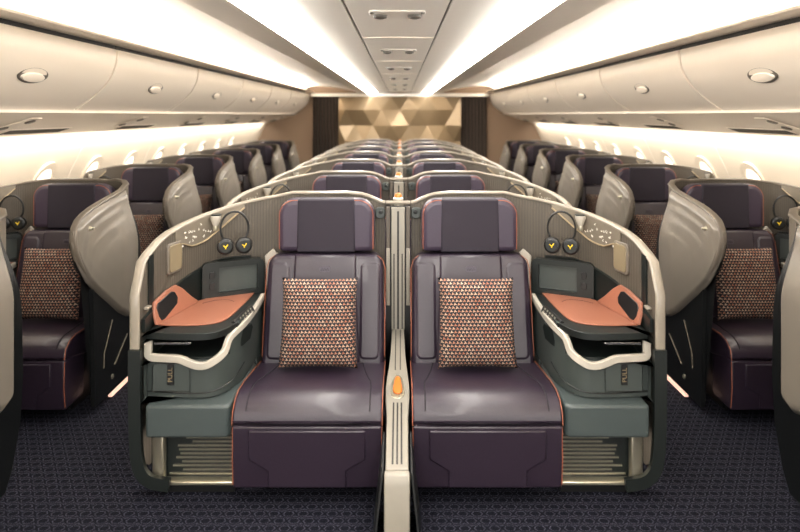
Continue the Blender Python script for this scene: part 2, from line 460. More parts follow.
def wing(root):
    """aisle-side privacy wing, outline in (y, z)"""
    def bend(y, z):            # the wing leans in towards the seat at its upper back
        def ss(a, c, x):
            x = min(1, max(0, (x-a)/(c-a))); return x*x*(3-2*x)
        return -.065*ss(-.92, -.22, y)*ss(.85, 1.17, z)
    def bent_prism(out, x0, x1):
        bb = nbm(); prism(bb, out, 'x', x0, x1)
        es = [e for e in bb.edges]
        bmesh.ops.triangulate(bb, faces=[f for f in bb.faces if len(f.verts) > 4])
        for it in range(3): bmesh.ops.subdivide_edges(bb, edges=[e for e in bb.edges if e.calc_length() > .09], cuts=1, use_grid_fill=False); bmesh.ops.triangulate(bb, faces=[f for f in bb.faces if len(f.verts) > 4])
        for v in bb.verts: v.co.x += bend(v.co.y, v.co.z)
        return bb
    out = [(-.70, .045), (-.725, .70), (-.88, .86), (-.93, .97), (-.92, 1.05), (-.87, 1.09), (-.60, 1.14), (-.35, 1.155), (-.16, 1.165), (-.13, .98), (-.10, .78), (-.09, .5), (-.11, .30), (-.17, .12), (-.22, .045)]
    #
    obj('wing_core', bent_prism(out, .424, .447), BLACKISH, root, smooth=40)
    top = [(-.96, 1.045), (-.945, 1.075), (-.90, 1.100), (-.82, 1.122), (-.70, 1.142), (-.55, 1.155), (-.35, 1.164), (-.19, 1.175)]
    bot = [(-.96, .985), (-.945, .945), (-.90, .86), (-.82, .76), (-.70, .66), (-.58, .575), (-.45, .48), (-.34, .42), (-.27, .40), (-.22, .42), (-.19, .50)]
    ys = sorted(set([-.96, -.953, -.945, -.93, -.91]+[-.96+.77*k/90 for k in range(6, 91)]))
    rows = []
    def sstep(a, c, x):
        x = min(1, max(0, (x-a)/(c-a))); return x*x*(3-2*x)
    NZ = 48
    for y in ys:
        zt, zb = lerp(top, y), lerp(bot, y); r = []
        for k in range(NZ+1):
            u = k/NZ; z = zb+(zt-zb)*u
            efront = (y+.962)*1.0; etop = zt-z; eb = z-zb; ebk = (-.186-y)
            slant = etop
            e = 1/(1/max(efront*1.1, 1e-4)**3+1/max(slant, 1e-4)**3)**(1/3)
            off = .024*sstep(0, .03, min(e, eb, ebk)) + .006*sstep(.06, .085, e)*sstep(0, .1, eb)*sstep(.02, .3, ebk)+.005*sstep(.125, .15, e)*sstep(.1, .3, eb)*sstep(.02, .3, ebk)+.003*sstep(.195, .225, e)*sstep(.1, .3, eb)*sstep(.02, .3, ebk)
            off += .012*sstep(.0, .3, ebk)*sstep(0, .2, eb)
            r.append((.446+off+bend(y, z), y+.02, z))
        rows.append(r)
    b = nbm(); V = grid(b, rows)
    # closed back
    back = [[b.verts.new((.440+bend(v.co.y, v.co.z), v.co.y, v.co.z)) for v in (r[0], r[-1])] for r in V]
    for i in range(len(V)-1):
        b.faces.new((V[i][0], V[i+1][0], back[i+1][0], back[i][0]))
        b.faces.new((V[i][-1], V[i+1][-1], back[i+1][1], back[i][1]))
        b.faces.new((back[i][0], back[i+1][0], back[i+1][1], back[i][1]))
    obj('wing_panel', b, SHELL2, root, smooth=60)
    obj('wing_lining', bent_prism([(-.905, 1.04), (-.91, .97), (-.86, .86), (-.72, .72), (-.16, .60), (-.16, 1.14), (-.6, 1.13), (-.86, 1.08)], .412, .423), SHELL, root, smooth=40)
    b = nbm(); lathe(b, [(.013, 0), (.013, .006), (.007, .02), (.009, .026), (.004, .030)], 14, Matrix.Translation((.476, -.83, 1.05)) @ Matrix.Rotation(PI/2, 4, 'Y')); obj('wing_hook', b, METAL, root)
    b = nbm()
    tube(b, [(.449, -.50, .46), (.449, -.60, .30), (.449, -.605, .22)], .003, 6)
    tube(b, [(.449, -.30, .31), (.449, -.47, .19)], .003, 6)
    obj('edge_line', b, BRONZE, root)
    b = nbm(); lathe(b, [(.014, 0), (.014, .004), (.008, .008)], 14, Matrix.Translation((.447, -.50, .13)) @ Matrix.Rotation(PI/2, 4, 'Y')); obj('round_button', b, METAL, root)
    b = nbm(); box(b, .424, .446, -.50, -.21, .012, .044)
    obj('courtesy_lamp', b, FLOORL, root, smooth=0)

# ------------------------------------------------------------------ side console
def inset_shell(off, t0=90, t1=0, n=14):
    out = []
    for k in range(n+1):
        t = t0+(t1-t0)*k/n; x, y = plan(t); a, c = plan(min(t+1, 90)), plan(max(t-1, 0))
        tv = Vector((c[0]-a[0], c[1]-a[1], 0)).normalized(); o = Vector((-tv.y, tv.x, 0))
        out.append((x-o.x*off, y-o.y*off))
    return out
FRONT = [(-.722, -.69), (-.62, -.705), (-.49, -.71), (-.435, -.70), (-.395, -.665), (-.365, -.60), (-.345, -.52), (-.338, -.40), (-.335, -.20), (-.335, -.03)]
def build_console(window):
    root = empty('side_console', (0, 0, 0))
    bk = [(max(x, -.722), y) for x, y in inset_shell(.026) if x < -.34]
    fr = [tuple(v) for v in smooth([(x, y, 0) for x, y in FRONT], 3)]
    fr = [(a, c) for a, c, _ in fr]
    poly = fr+bk[::-1]
    def shrink(p, k): return [(x+(.0 if x < -.7 else -k), y+(k if y < -.1 else 0)) for x, y in p]
    # main body with the long curved front
    b = nbm(); prism(b, poly, 'z', .416, .575); obj('body', b, GREYGREEN, root, bev=.004)
    # niche: dark box, set back from the front
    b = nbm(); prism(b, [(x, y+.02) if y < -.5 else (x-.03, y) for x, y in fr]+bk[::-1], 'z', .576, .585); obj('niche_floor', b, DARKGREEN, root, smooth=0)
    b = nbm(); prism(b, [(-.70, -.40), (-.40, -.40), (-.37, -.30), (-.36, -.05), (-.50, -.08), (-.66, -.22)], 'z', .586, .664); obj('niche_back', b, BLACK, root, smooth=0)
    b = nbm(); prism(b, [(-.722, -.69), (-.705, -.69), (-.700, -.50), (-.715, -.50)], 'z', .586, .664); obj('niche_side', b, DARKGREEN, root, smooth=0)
    b = nbm(); box(b, -.69, -.53, -.69, -.675, .640, .650); box(b, -.69, -.53, -.675, -.45, .642, .645); obj('tray', b, CHROME, root, bev=.001)
    # body right of the niche rises up to the table top
    side = [(x, y) for x, y in fr if y > -.64 and x > -.42]
    b = nbm(); prism(b, side+[(x-.022, y+.004) for x, y in side[::-1]], 'z', .574, .666); obj('side_panel', b, GREYGREEN, root, smooth=50)
    # table slab
    slab = [(x-(.004 if x > -.5 else 0), y-.006) if y < -.6 else (x, y) for x, y in fr]
    b = nbm(); prism(b, slab+bk[::-1], 'z', .668, .698); obj('table_slab', b, DARKGREEN, root, bev=.006)
    pad = smooth([(-.703, -.615, 0), (-.60, -.622, 0), (-.50, -.612, 0), (-.43, -.57, 0), (-.405, -.48, 0), (-.395, -.34, 0), (-.385, -.10, 0)], 4)
    pad = [(p.x, p.y) for p in pad]+[(-.47, -.115), (-.55, -.16), (-.60, -.20), (-.645, -.27), (-.692, -.45)]
    b = nbm(); prism(b, pad, 'z', .6985, .7055); tp = obj('table_pad', b, TABLE, root, bev=.002)
    b = nbm(); tube(b, smooth([(-.60, -.30, .7055), (-.55, -.25, .7055), (-.49, -.24, .7055), (-.45, -.27, .7055)], 5), .0012, 5); obj('pad_crease', b, SEAM, tp)
    # leather-clad side wall with a black opening
    w0, w1 = Vector((-.698, -.63, 0)), Vector((-.622, -.27, 0))
    def wl(s, z): p = w0+(w1-w0)*s; return (p.x+(z-.7)*-.30, p.y, z)
    ol = [(0, .706), (.02, .76), (.08, .80), (.40, .825), (.60, .83), (.72, .80), (.85, .75), (1.0, .706)]
    b = nbm(); A = [b.verts.new(wl(s, z)) for s, z in ol]; B = [b.verts.new(Vector(wl(s, z))+Vector((-.012, 0, 0))) for s, z in ol]
    b.faces.new(A); b.faces.new(B[::-1])
    for i in range(len(A)): b.faces.new((A[i], B[i], B[(i+1) % len(A)], A[(i+1) % len(A)]))
    sw = obj('leather_side', b, TABLE, root, bev=.003)
    ho = [(.08, .735), (.08, .775), (.13, .79), (.45, .812), (.52, .805), (.55, .775), (.50, .750), (.18, .715), (.11, .715)]
    b = nbm(); A = [b.verts.new(Vector(wl(s, z))+Vector((.003, 0, 0))) for s, z in ho]; B = [b.verts.new(Vector(wl(s, z))+Vector((-.004, 0, 0))) for s, z in ho]
    b.faces.new(A); b.faces.new(B[::-1])
    for i in range(len(A)): b.faces.new((A[i], B[i], B[(i+1) % len(A)], A[(i+1) % len(A)]))
    obj('side_opening', b, BLACK, sw, bev=.002)
    # dark surround against the shell
    sr = inset_shell(.004, 89, 12, 22); g, uv = [], []
    for k, (x, y) in enumerate(sr):
        t = 89+(12-89)*k/22; zt = lerp([(12, .885), (32, .885), (42, .875), (50, .855), (60, .835), (75, .80), (89, .755)], t)
        a = sr[max(k-1, 0)]; c = sr[min(k+1, 22)]; tv = Vector((c[0]-a[0], c[1]-a[1], 0)).normalized(); o = Vector((tv.y, -tv.x, 0))
        g.append([(Vector((x, y, .699+(zt-.699)*j/3)), o) for j in range(4)]); uv.append([(k, j) for j in range(4)])
    b = nbm(); shell_grid(b, g, uv, .016); obj('surround', b, DARKGREEN, root, smooth=50)
    # storage box with recess and two sockets, at the back
    a0, a1 = Vector((-.335, -.085, 0)), Vector((-.625, -.225, 0)); tv = (a0-a1).normalized(); nv = Vector((tv.y, -tv.x, 0))
    M = Matrix(((tv.x, -nv.x, 0, a1.x), (tv.y, -nv.y, 0, a1.y), (0, 0, 1, 0), (0, 0, 0, 1)))  # local x along, -y towards the seat
    b = nbm()
    prism(b, rpoly(0, .32, .855, .885, .028, 5, (0, 0, 1, 1)), 'y', 0, .03); prism(b, [(0, .699), (.32, .699), (.32, .725), (0, .725)], 'y', 0, .03)
    prism(b, [(0, .725), (.085, .725), (.085, .855), (0, .855)], 'y', 0, .03); prism(b, [(.285, .725), (.32, .725), (.32, .855), (.285, .855)], 'y', 0, .03)
    bmesh.ops.transform(b, matrix=M, verts=b.verts); sb = obj('storage_box', b, DARKGREEN, root, smooth=30)
    b = nbm(); box(b, .082, .288, .022, .0295, .722, .858, M); obj('recess', b, GREYGREEN, sb, smooth=0)
    for z in (.765, .82):
        b = nbm(); prism(b, rpoly(.035, .063, z-.018, z+.018, .007, 3), 'y', -.006, -.0005); bmesh.ops.transform(b, matrix=M, verts=b.verts)
        s_ = obj('socket', b, BLACK, sb, bev=.002)
        b = nbm(); prism(b, rpoly(.027, .041, z-.007, z+.007, .004, 3), 'y', -.0075, -.0062); bmesh.ops.transform(b, matrix=M, verts=b.verts); obj('port', b, GREYGREEN, s_, smooth=0) if False else b.free()
    # white swoosh trim round niche and along the table
    tr = [(-.712, -.697, .665), (-.712, -.697, .625), (-.711, -.698, .600), (-.69, -.702, .590), (-.62, -.712, .590), (-.57, -.716, .588), (-.53, -.717, .573), (-.49, -.717, .560), (-.455, -.713, .560),
          (-.425, -.698, .572), (-.40, -.675, .588), (-.388, -.655, .605), (-.381, -.640, .635), (-.374, -.615, .652), (-.356, -.56, .665), (-.343, -.50, .672), (-.336, -.40, .678), (-.332, -.25, .69), (-.331, -.16, .70)]
    outs = [(-.05, -1, 0)]*8+[(.15, -1, 0), (.35, -1, 0), (.7, -1, 0), (.9, -.6, 0), (1, -.5, 0), (1, -.45, 0), (1, -.3, 0), (1, -.2, 0)]+[(1, 0, 0)]*3
    s6 = smooth([(a+b_) for a, b_ in zip(tr, [tuple(o) for o in outs])] and [Vector(tuple(a)) for a in tr], 4)
    so = smooth([Vector(o) for o in outs], 4)
    b = nbm(); sweep(b, s6, so, [(-.006, -.016), (.009, -.016), (.012, -.013), (.012, .013), (.009, .016), (-.006, .016)]); obj('white_trim', b, WHITE_TRIM, root, smooth=28)
    b = nbm(); prism(b, [(-.334, .70), (-.305, .70), (-.275, .90), (-.30, .925), (-.345, .885)], 'y', -.045, -.026); obj('pale_wedge', b, WHITE_TRIM, root, bev=.006)
    # control strip with buttons on the table's bevelled edge
    p0, p1 = Vector((-.372, -.575, .672)), Vector((-.338, -.36, .682)); tv = (p1-p0).normalized(); ov = Vector((.86, -.3, .45)); ov = (ov-tv*ov.dot(tv)).normalized(); up = tv.cross(ov); up = up if up.z > 0 else -up
    M = Matrix(((tv.x, -ov.x, up.x, p0.x), (tv.y, -ov.y, up.y, p0.y), (tv.z, -ov.z, up.z, p0.z+.016), (0, 0, 0, 1)))
    b = nbm(); box(b, 0, .21, -.014, .006, -.018, .018, M); cp = obj('control_panel', b, BLACK, root, bev=.003)
    for k in range(5):
        for j in range(2):
            b = nbm(); box(b, .05+k*.03, .062+k*.03, -.0165, -.0145, -.011+j*.014, -.003+j*.014, M); obj('button', b, CONSOLE, cp, smooth=0)
    b = nbm(); lathe(b, [(.008, 0), (.008, .004)], 10, M @ Matrix.Translation((.02, -.0145, 0)) @ Matrix.Rotation(PI/2, 4, 'X')); obj('round_button', b, GREYGREEN2, cp)
    # pocket door with PULL tab
    b = nbm(); prism(b, rpoly(-.688, -.525, .446, .566, .02, 5, (0, 0, 1, 1)), 'y', -.712, -.703); pd = obj('pocket_door', b, GREYGREEN, root, bev=.002)
    b = nbm(); tube(b, [(p[0], -.713, p[1]) for p in rpoly(-.688, -.525, .446, .566, .02, 5, (0, 0, 1, 1))], .0013, 5, closed=True); obj('door_gap', b, BLACK, pd)
    b = nbm(); box(b, -.622, -.594, -.7185, -.7125, .474, .564); lb = obj('pull_tab', b, BLACK, pd, bev=.001)
    xx = XM(-.608, 0, .5)*SX
    text('pull_lettering', 'PULL', .029, Matrix.Translation((xx, -.7195, .519)) @ Matrix.Rotation(PI/2, 4, 'Y') @ Matrix.Rotation(PI/2, 4, 'X') if False else
         Matrix.Translation((xx, -.7195, .519)) @ Matrix.Rotation(PI/2, 4, 'X') @ Matrix.Rotation(PI/2, 4, 'Z'), MIRRORP, lb)
    # crease under the body: dark curved reveal
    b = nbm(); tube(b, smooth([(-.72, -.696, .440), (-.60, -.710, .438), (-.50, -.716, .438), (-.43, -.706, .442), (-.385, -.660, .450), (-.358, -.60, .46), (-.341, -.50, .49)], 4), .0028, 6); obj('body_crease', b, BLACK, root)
    # speaker flap on the seat-side
    b = nbm()
    fl = [(-.60, .565), (-.60, .61), (-.57, .645), (-.44, .655), (-.42, .63), (-.46, .585), (-.56, .555)]
    vs = prism(b, fl, 'x', -.350, -.322)
    for v in vs: v.co.x += (-.05 if v.co.y < -.55 else -.02 if v.co.y < -.5 else 0)+.004
    obj('speaker_flap', b, DARKGREEN, root, bev=.005)
    # lower block that runs back beside the seat
    lb_ = rpoly(-.695, -.333, -.775, -.30, .03, 5, (0, 1, 0, 0))
    b = nbm(); prism(b, lb_, 'z', .272, .412); obj('lower_block', b, GREYGREEN2, root, bev=.012, seg=3)
    b = nbm(); prism(b, [(x, y) for x, y in fr if y > -.32]+[(-.45, -.05), (-.55, -.29)], 'z', .36, .4155); obj('block_shoulder', b, GREYGREEN2, root, bev=.004)
    # foot well with ribbed metal back, frame and sill
    b = nbm(); box(b, -.70, -.333, -.69, -.675, .06, .271); fw = obj('foot_well_back', b, DARKGREEN, root, smooth=0)
    for k in range(11):
        z = .075+k*.0175; L = .28-.06*abs(math.sin(k*1.7))-(.05 if k > 7 else 0)
        b = nbm(); box(b, -.34-L, -.34, -.697, -.6905, z, z+.006); obj('rib', b, METAL, fw, smooth=0)
    b = nbm(); prism(b, [(-.69, -.715), (-.655, -.728), (-.635, -.728), (-.63, -.698), (-.69, -.698)], 'z', .062, .271); obj('well_frame', b, METAL, root, bev=.006)
    b = nbm(); box(b, -.66, -.333, -.731, -.68, .045, .061); obj('well_sill', b, METAL, root, bev=.004)
    b = nbm(); prism(b, [(-.62, -.70), (-.335, -.70), (-.335, -.05), (-.60, -.05)], 'z', 0, .044); obj('plinth', b, BLACK, root, smooth=0)
    return root

# ------------------------------------------------------------------ seat
def build_seat():
    root = empty('lounge_seat', (0, 0, 0))
    # headrest: outline with big rounded upper corners, slightly winged
    hr = rpoly(-.255, .255, .925, 1.205, .085, 8, (0, 0, 1, 1))
    hr = [(x*(1-.0), z) for x, z in hr]
    b = nbm(); prism(b, hr, 'y', -.135, -.035); obj('headrest', b, LEATHER_S, root, bev=.03, seg=4)
    b = nbm(); prism(b, [(-.155, .925), (.155, .925), (.15, 1.206), (-.15, 1.206)], 'y', -.142, -.04); obj('headrest_panel', b, FABRIC, root, bev=.01, seg=3)
    b = nbm(); e = [(x, -.125, z) for x, z in rpoly(-.2474, .2474, .925, 1.1974, .078, 8, (0, 0, 1, 1))]; e = [p for p in e[1:]]+[(-.249, -.112, .93)]
    tube(b, [(.2474, -.125, .94)]+[p for p in e if p[2] > .95]+[(-.2474, -.125, .94)], .0026, 6); obj('headrest_piping', b, ORANGE_PIPE, root)
    # backrest leans: side bolsters and centre panel
    def lean(vs):
        for v in vs: v.co.y += (v.co.z-.45)*.26
    b = nbm(); vs = prism(b, rpoly(-.30, .30, .375, .915, .06, 6, (0, 0, 1, 1)), 'y', -.275, -.165)
    for v in vs: v.co.x *= 1+.03*(.92-v.co.z)/.5
    lean(vs); obj('backrest', b, LEATHER, root, bev=.022, seg=4)
    b = nbm(); vs = prism(b, [(-.19, .385), (.19, .385), (.165, .75), (.162, .918), (-.162, .918), (-.165, .75)], 'y', -.287, -.18); lean(vs); obj('back_panel', b, LEATHER, root, bev=.014, seg=3)
    for s in (-1, 1):
        b = nbm(); vs = prism(b, rpoly(s*.235-.058, s*.235+.058, .41, .885, .035, 5), 'y', -.280, -.19)
        lean(vs); obj('side_bolster', b, LEATHER, root, bev=.02, seg=4)
        b = nbm(); tube(b, [(s*.312, -.245+(z-.45)*.26, z) for z in (.42, .6, .75, .84)]+[(s*.300, -.245+.11, .885), (s*.27, -.245+.115, .908)], .0022, 6); obj('piping', b, ORANGE_PIPE, root)
    b = nbm(); vs = prism(b, rpoly(-.028, .028, .835, .862, .008, 3), 'y', -.2895, -.28); lean(vs); em = obj('emblem', b, LEATHER_S, root, bev=.001)
    b = nbm()
    for i in range(3): tube(b, [(-.020+i*.014, -.2905+.39*.26+.0, .842), (-.014+i*.014, -.2905+.40*.26, .856), (-.008+i*.014, -.2905+.39*.26, .842)], .0012, 5)
    obj('emblem_line', b, SEAM, em)
    # cushion profile in (y, z)
    pr = [(-.20, .30), (-.20, .392), (-.30, .402), (-.45, .422), (-.60, .440), (-.69, .443), (-.755, .428), (-.795, .392), (-.808, .352), (-.80, .345), (-.60, .30)]
    pr = [(v.x, v.y) for v in smooth([(a, c, 0) for a, c in pr[1:9]], 3)]+[(-.80, .346), (-.60, .30), (-.20, .30)]
    b = nbm(); prism(b, pr, 'x', -.318, .318); obj('seat_cushion', b, LEATHER, root, bev=.016, seg=3)
    # raised centre of the cushion
    b = nbm(); outl = [(-.225, -.26), (-.225, -.56), (-.255, -.66), (-.255, -.805)]
    rows = []
    ys = [-.24, -.3, -.38, -.46, -.54, -.60, -.66, -.72, -.76, -.785, -.80, -.811]
    def cz(y):
        return lerp(sorted([(a, c) for a, c in pr if c > .345 and a > -.81 or a == -.808]), y)
    for y in ys:
        w = lerp([(-.82, .262), (-.62, .262), (-.50, .232), (-.30, .205), (-.2, .205)], y)
        z = cz(max(y, -.807))
        yy = y
        ra = []
        for k in range(13):
            u = -1+2*k/12; h = .007*(1-abs(u)**6)
            ra.append((w*u, yy-(h if y < -.76 else 0), z+(h if y > -.79 else 0)+.001))
        rows.append(ra)
    grid(b, rows); cpn = obj('cushion_panel', b, LEATHER, root, smooth=60)
    for s in (-1, 1):
        b = nbm(); tube(b, [(r[0][0]*s*-1, r[0][1]-.002, r[0][2]+.002) for r in rows], .003, 5); obj('cushion_seam', b, SEAM, root)
    # calf rest below
    b = nbm(); prism(b, [(-.60, .10), (-.60, .335), (-.811, .340), (-.811, .20), (-.800, .075), (-.62, .075)], 'x', -.315, .315); obj('leg_rest', b, LEATHER, root, smooth=18, bev=.008, seg=3)
    b = nbm(); lp = [(-.245, .325), (-.245, .205), (-.165, .155), (-.165, .082), (.165, .082), (.165, .155), (.245, .205), (.245, .325)]
    vs = prism(b, lp, 'y', -.820, -.80)
    for v in vs:
        if v.co.z < .2: v.co.y += (.2-v.co.z)*.08
    obj('leg_rest_panel', b, LEATHER, root, bev=.005, seg=2)
    for s in (-1, 1):
        b = nbm(); tube(b, [(s*.316, -.812, .345), (s*.316, -.800, .395), (s*.316, -.757, .431), (s*.316, -.69, .446), (s*.316, -.6, .443), (s*.316, -.45, .425), (s*.316, -.26, .400)], .0022, 6); obj('piping', b, ORANGE_PIPE, root)
        b = nbm(); tube(b, [(s*.314, -.806, .335), (s*.314, -.812, .2), (s*.314, -.80, .09)], .0022, 6); obj('piping', b, ORANGE_PIPE, root)
    b = nbm(); box(b, -.27, .27, -.64, -.08, 0, .29); obj('seat_base', b, BLACK, root, bev=.01)
    b = nbm(); box(b, -.20, .20, -.030, -.008, .30, 1.10); obj('back_frame', b, BLACK, root, bev=.01)
    return root

def build_pillow():
    b = nbm(); N = 22; w, h, t = .190, .210, .062
    def P(i, j, s):
        u, v = -1+2*i/N, -1+2*j/N
        k = (1-u**4)*(1-v**4)
        px = w*u*(1-.06*(1-abs(v)**3)*abs(u)**2)*(1-.03*(v+1)/2)+.0; pz = h*v*(1-.05*(1-abs(u)**3)*abs(v)**2)
        return (px, -s*t*max(k, 0)**.55, pz)
    for s in (1, -1): grid(b, [[P(i, j, s) for j in range(N+1)] for i in range(N+1)])
    bmesh.ops.remove_doubles(b, verts=b.verts, dist=1e-5)
    o = obj('throw_pillow', b, PILLOW, None, smooth=80, raw=True)
    return o

def build_headphones():
    root = empty('headphones', (0, 0, 0))
    # origin at the top of the band, hanging down against the liner
    pts = []
    for k in range(25):
        a = math.radians(-60+300*k/24)
        pts.append((.062*math.cos(a), 0, -.075+.075*math.sin(a)))
    b = nbm(); tube(b, pts, .005, 8); obj('headband', b, BLACK, root, raw=True)
    for s in (-1, 1):
        M = Matrix.Translation((s*.041, -.004, -.155)) @ Matrix.Rotation(PI/2, 4, 'X')
        b = nbm(); lathe(b, [(.026, -.014), (.036, -.010), (.0385, 0), (.036, .012), (.030, .016), (.010, .017)], 24, M); ec = obj('ear_cup', b, BLACK, root, raw=True)
        b = nbm(); lathe(b, [(.026, .0165), (.026, .0185)], 20, M); obj('cup_face', b, DARKGREEN, ec, raw=True)
        b = nbm()
        for k, (x0, z0, x1, z1) in enumerate(((-.010, .008, -.002, 0), (.010, .012, .002, 0), (.0, -.008, .0, .001), (.006, .004, .009, .012))):
            cx = s*.041
            tube(b, [(cx+x0, -.024, -.155+z0), (cx+x1, -.024, -.155+z1)], .0026, 5)
        obj('yellow_mark', b, YELLOW, ec, raw=True)
    return root

# ------------------------------------------------------------------ centre divider
def build_divider():
    root = empty('centre_divider', (0, 0, 0))     # origin x = 0, y = 0 at row back (d = 3.45)
    b = nbm(); box(b, -.036, .036, -.055, -.034, .44, 1.150); bp = obj('back_strip', b, CONSOLE, root, bev=.003)
    for s in (-1, 1):
        b = nbm(); box(b, min(s*.044, s*.064), max(s*.044, s*.064), -.055, -.034, .93, 1.153); obj('upper_side_strip', b, CONSOLE_D, root, bev=.002)
        b = nbm(); box(b, min(s*.044, s*.064), max(s*.044, s*.064), -.055, -.034, .62, .929); obj('lower_side_strip', b, CONSOLE, root, bev=.002)
    b = nbm(); box(b, -.066, .066, -.033, -.004, .05, 1.152); obj('core_panel', b, BLACK, root, smooth=0)
    b = nbm(); box(b, -.005, .005, -.0562, -.0545, .47, 1.13); obj('slot', b, BLACK, root, smooth=0)
    for s in (-1, 1):
        b = nbm(); box(b, s*.022-.003, s*.022+.003, -.0562, -.0545, .47, .90); obj('slot', b, BLACK, root, smooth=0)
    b = nbm(); sweep(b, [(x, 0, 1.168) for x in (-.067, -.03, .03, .067)], [Vector((0, 1, 0))]*4, rim_profile(.022, .0095)); obj('rim_bridge', b, RIM, root)
    # sloping arm between the seats
    hw = [(-1.11, .043), (-.78, .045), (-.74, .050), (-.66, .054), (-.60, .055), (-.53, .051), (-.42, .043), (-.28, .036), (-.056, .034)]
    def zz(y): return .33+(y+1.10)*.158 if y > -1.10 else .33
    ys = [-1.11, -1.0, -.9, -.80, -.76, -.72, -.67, -.62, -.58, -.53, -.48, -.42, -.35, -.28, -.18, -.056]
    b = nbm(); T = [[(-lerp(hw, y), y, zz(y)) for y in ys], [(lerp(hw, y), y, zz(y)) for y in ys]]
    poly = [(p[0], p[1]) for p in T[0]]+[(p[0], p[1]) for p in T[1][::-1]]
    vs = prism(b, poly, 'z', 0, 1)
    for v in vs: v.co.z = zz(v.co.y) if v.co.z > .5 else zz(v.co.y)-.028
    obj('arm_top', b, CONSOLE, root, bev=.004)
    b = nbm(); vs = prism(b, [(x+(.003 if x > 0 else -.003), y) for x, y in poly], 'z', 0, 1)
    for v in vs: v.co.z = zz(v.co.y)-.029 if v.co.z > .5 else 0.02
    for v in vs:
        if v.co.y < -.9: v.co.y += .03
    obj('arm_core', b, BLACKISH, root, bev=.004)
    for x in (-.017, 0, .017):
        b = nbm(); ya = (-1.09, -.95, -.82, -.70)
        prism(b, [(-1.085, 0), (-.705, 0), (-.705, 1), (-1.085, 1)], 'x', x-.0034, x+.0034)
        for v in b.verts: v.co.z = zz(v.co.y)+(.0012 if v.co.z > .5 else -.002)
        obj('arm_slot', b, BLACK, root, smooth=0)
    for x in (-.012, .012):
        b = nbm(); prism(b, [(-.45, 0), (-.07, 0), (-.07, 1), (-.45, 1)], 'x', x-.0022, x+.0022)
        for v in b.verts: v.co.z = zz(v.co.y)+(.0012 if v.co.z > .5 else -.002)
        obj('arm_slot', b, BLACK, root, smooth=0)
    # orange latch in a metal surround
    def plate(pts, h0, h1):
        bb = nbm(); prism(bb, pts, 'z', 0, 1)
        for v in bb.verts: v.co.z = zz(v.co.y)+(h1 if v.co.z > .5 else h0)
        return bb
    obj('latch_surround', plate([(-.028, -.655), (-.034, -.62), (-.022, -.52), (-.012, -.495), (.012, -.495), (.022, -.52), (.034, -.62), (.028, -.655), (.012, -.675), (-.012, -.675)], -.002, .003), METAL, root, bev=.002)
    obj('orange_latch', plate([(-.018, -.64), (-.022, -.62), (-.013, -.535), (-.006, -.52), (.006, -.52), (.013, -.535), (.022, -.62), (.018, -.64), (.008, -.65), (-.008, -.65)], .003, .011), ORANGE, root, bev=.003)
    # front face down to the floor and dark flanks
    b = nbm(); prism(b, [(-1.112, .0), (-1.112, .327), (-1.135, .322), (-1.150, .29), (-1.150, 0)], 'x', -.047, .047); obj('front_block', b, CONSOLE, root, bev=.004)
    for s in (-1, 1):
        b = nbm(); vs = prism(b, [(-1.14, 0), (-1.08, .30), (-.85, .34), (-.84, 0)], 'x', s*.050 if s > 0 else -.060, s*.060 if s > 0 else -.050)
        for v in vs:
            if v.co.z < .1: v.co.x += s*.035 if v.co.y < -.8 else s*.006
            else: v.co.x += 0
        obj('flank', b, BLACKISH, root, bev=.003)
    # lamp-like latch on a white stalk on top
    b = nbm(); box(b, -.007, .007, .05, .07, 1.0, 1.176); st = obj('stalk', b, WHITE_TRIM, root, bev=.003)
    b = nbm(); lathe(b, [(.020, 1.170), (.029, 1.176), (.029, 1.186), (.018, 1.192)], 18, Matrix.Translation((0, .06, 0))); obj('stalk_plate', b, WHITE_TRIM, st)
    b = nbm(); lathe(b, [(.021, 1.192), (.021, 1.199), (.014, 1.212), (.004, 1.215)], 18, Matrix.Translation((0, .06, 0))); obj('orange_cap', b, ORANGE, st)
    b = nbm(); box(b, -.02, .02, .048, .08, .30, 1.0); obj('stalk_base', b, DARKGREEN, root, bev=.003)
    return root

# ------------------------------------------------------------------ place everything
PITCH = 1.27
NROW = 7
ORD = ['nearest', 'second', 'third', 'fourth', 'fifth', 'sixth', 'farthest']
SIDE = {1: 'left', -1: 'right'}
def squeeze(x, y, z): return -.32+(x+.32)*.62 if x < -.32 else x
proto = {}
def take(key, builder, *a):
    global SX, XM
    if key in proto: return copy_tree(proto[key])
    SX, XM = key[1], (squeeze if key[2] else (lambda x, y, z: x))
    o = builder(*a); proto[key] = o; freeze(o); SX = 1; XM = lambda x, y, z: x
    return o

# centre rows
for k in range(NROW):
    Y = 3.45+PITCH*k
    row = ORD[k]+' centre row'
    for sx in (1, -1):
        sd = SIDE[sx]; X = -.38*sx
        o = take(('shell', sx, 0), build_shell, False); o.location = (X, Y, 0)
        tag(o, f'grey curved suite shell with pale rim, {sd} half of the {row}', 'seat shell', 'curved shells of the centre suites')
        o = take(('seat', 1, 0), build_seat); o.location = (X, Y, 0)
        tag(o, f'plum leather lounge seat with orange piping, {sd} seat of the {row}', 'seat', 'seats in the centre rows')
        if k < 2:
            o = take(('console', sx, 0), build_console, False); o.location = (X, Y, 0)
            tag(o, f'grey side console with orange leather table beside the {sd} seat of the {row}', 'console', 'side consoles of the centre suites')
            o = take(('headphones', 1, 0), build_headphones); o.location = (X-.475*sx, Y-.165, 1.145); o.rotation_euler = (0, 0, .35*sx); o.scale = (1.15, 1.15, 1.15)
            tag(o, f'black headphones with yellow marks hanging by the {sd} seat of the {row}', 'headphones', 'headphones of the centre suites')
    o = take(('divider', 1, 0), build_divider); o.location = (0, Y, 0)
    tag(o, f'stone grey slotted divider between the two seats of the {row}', 'divider', 'dividers between centre seats')
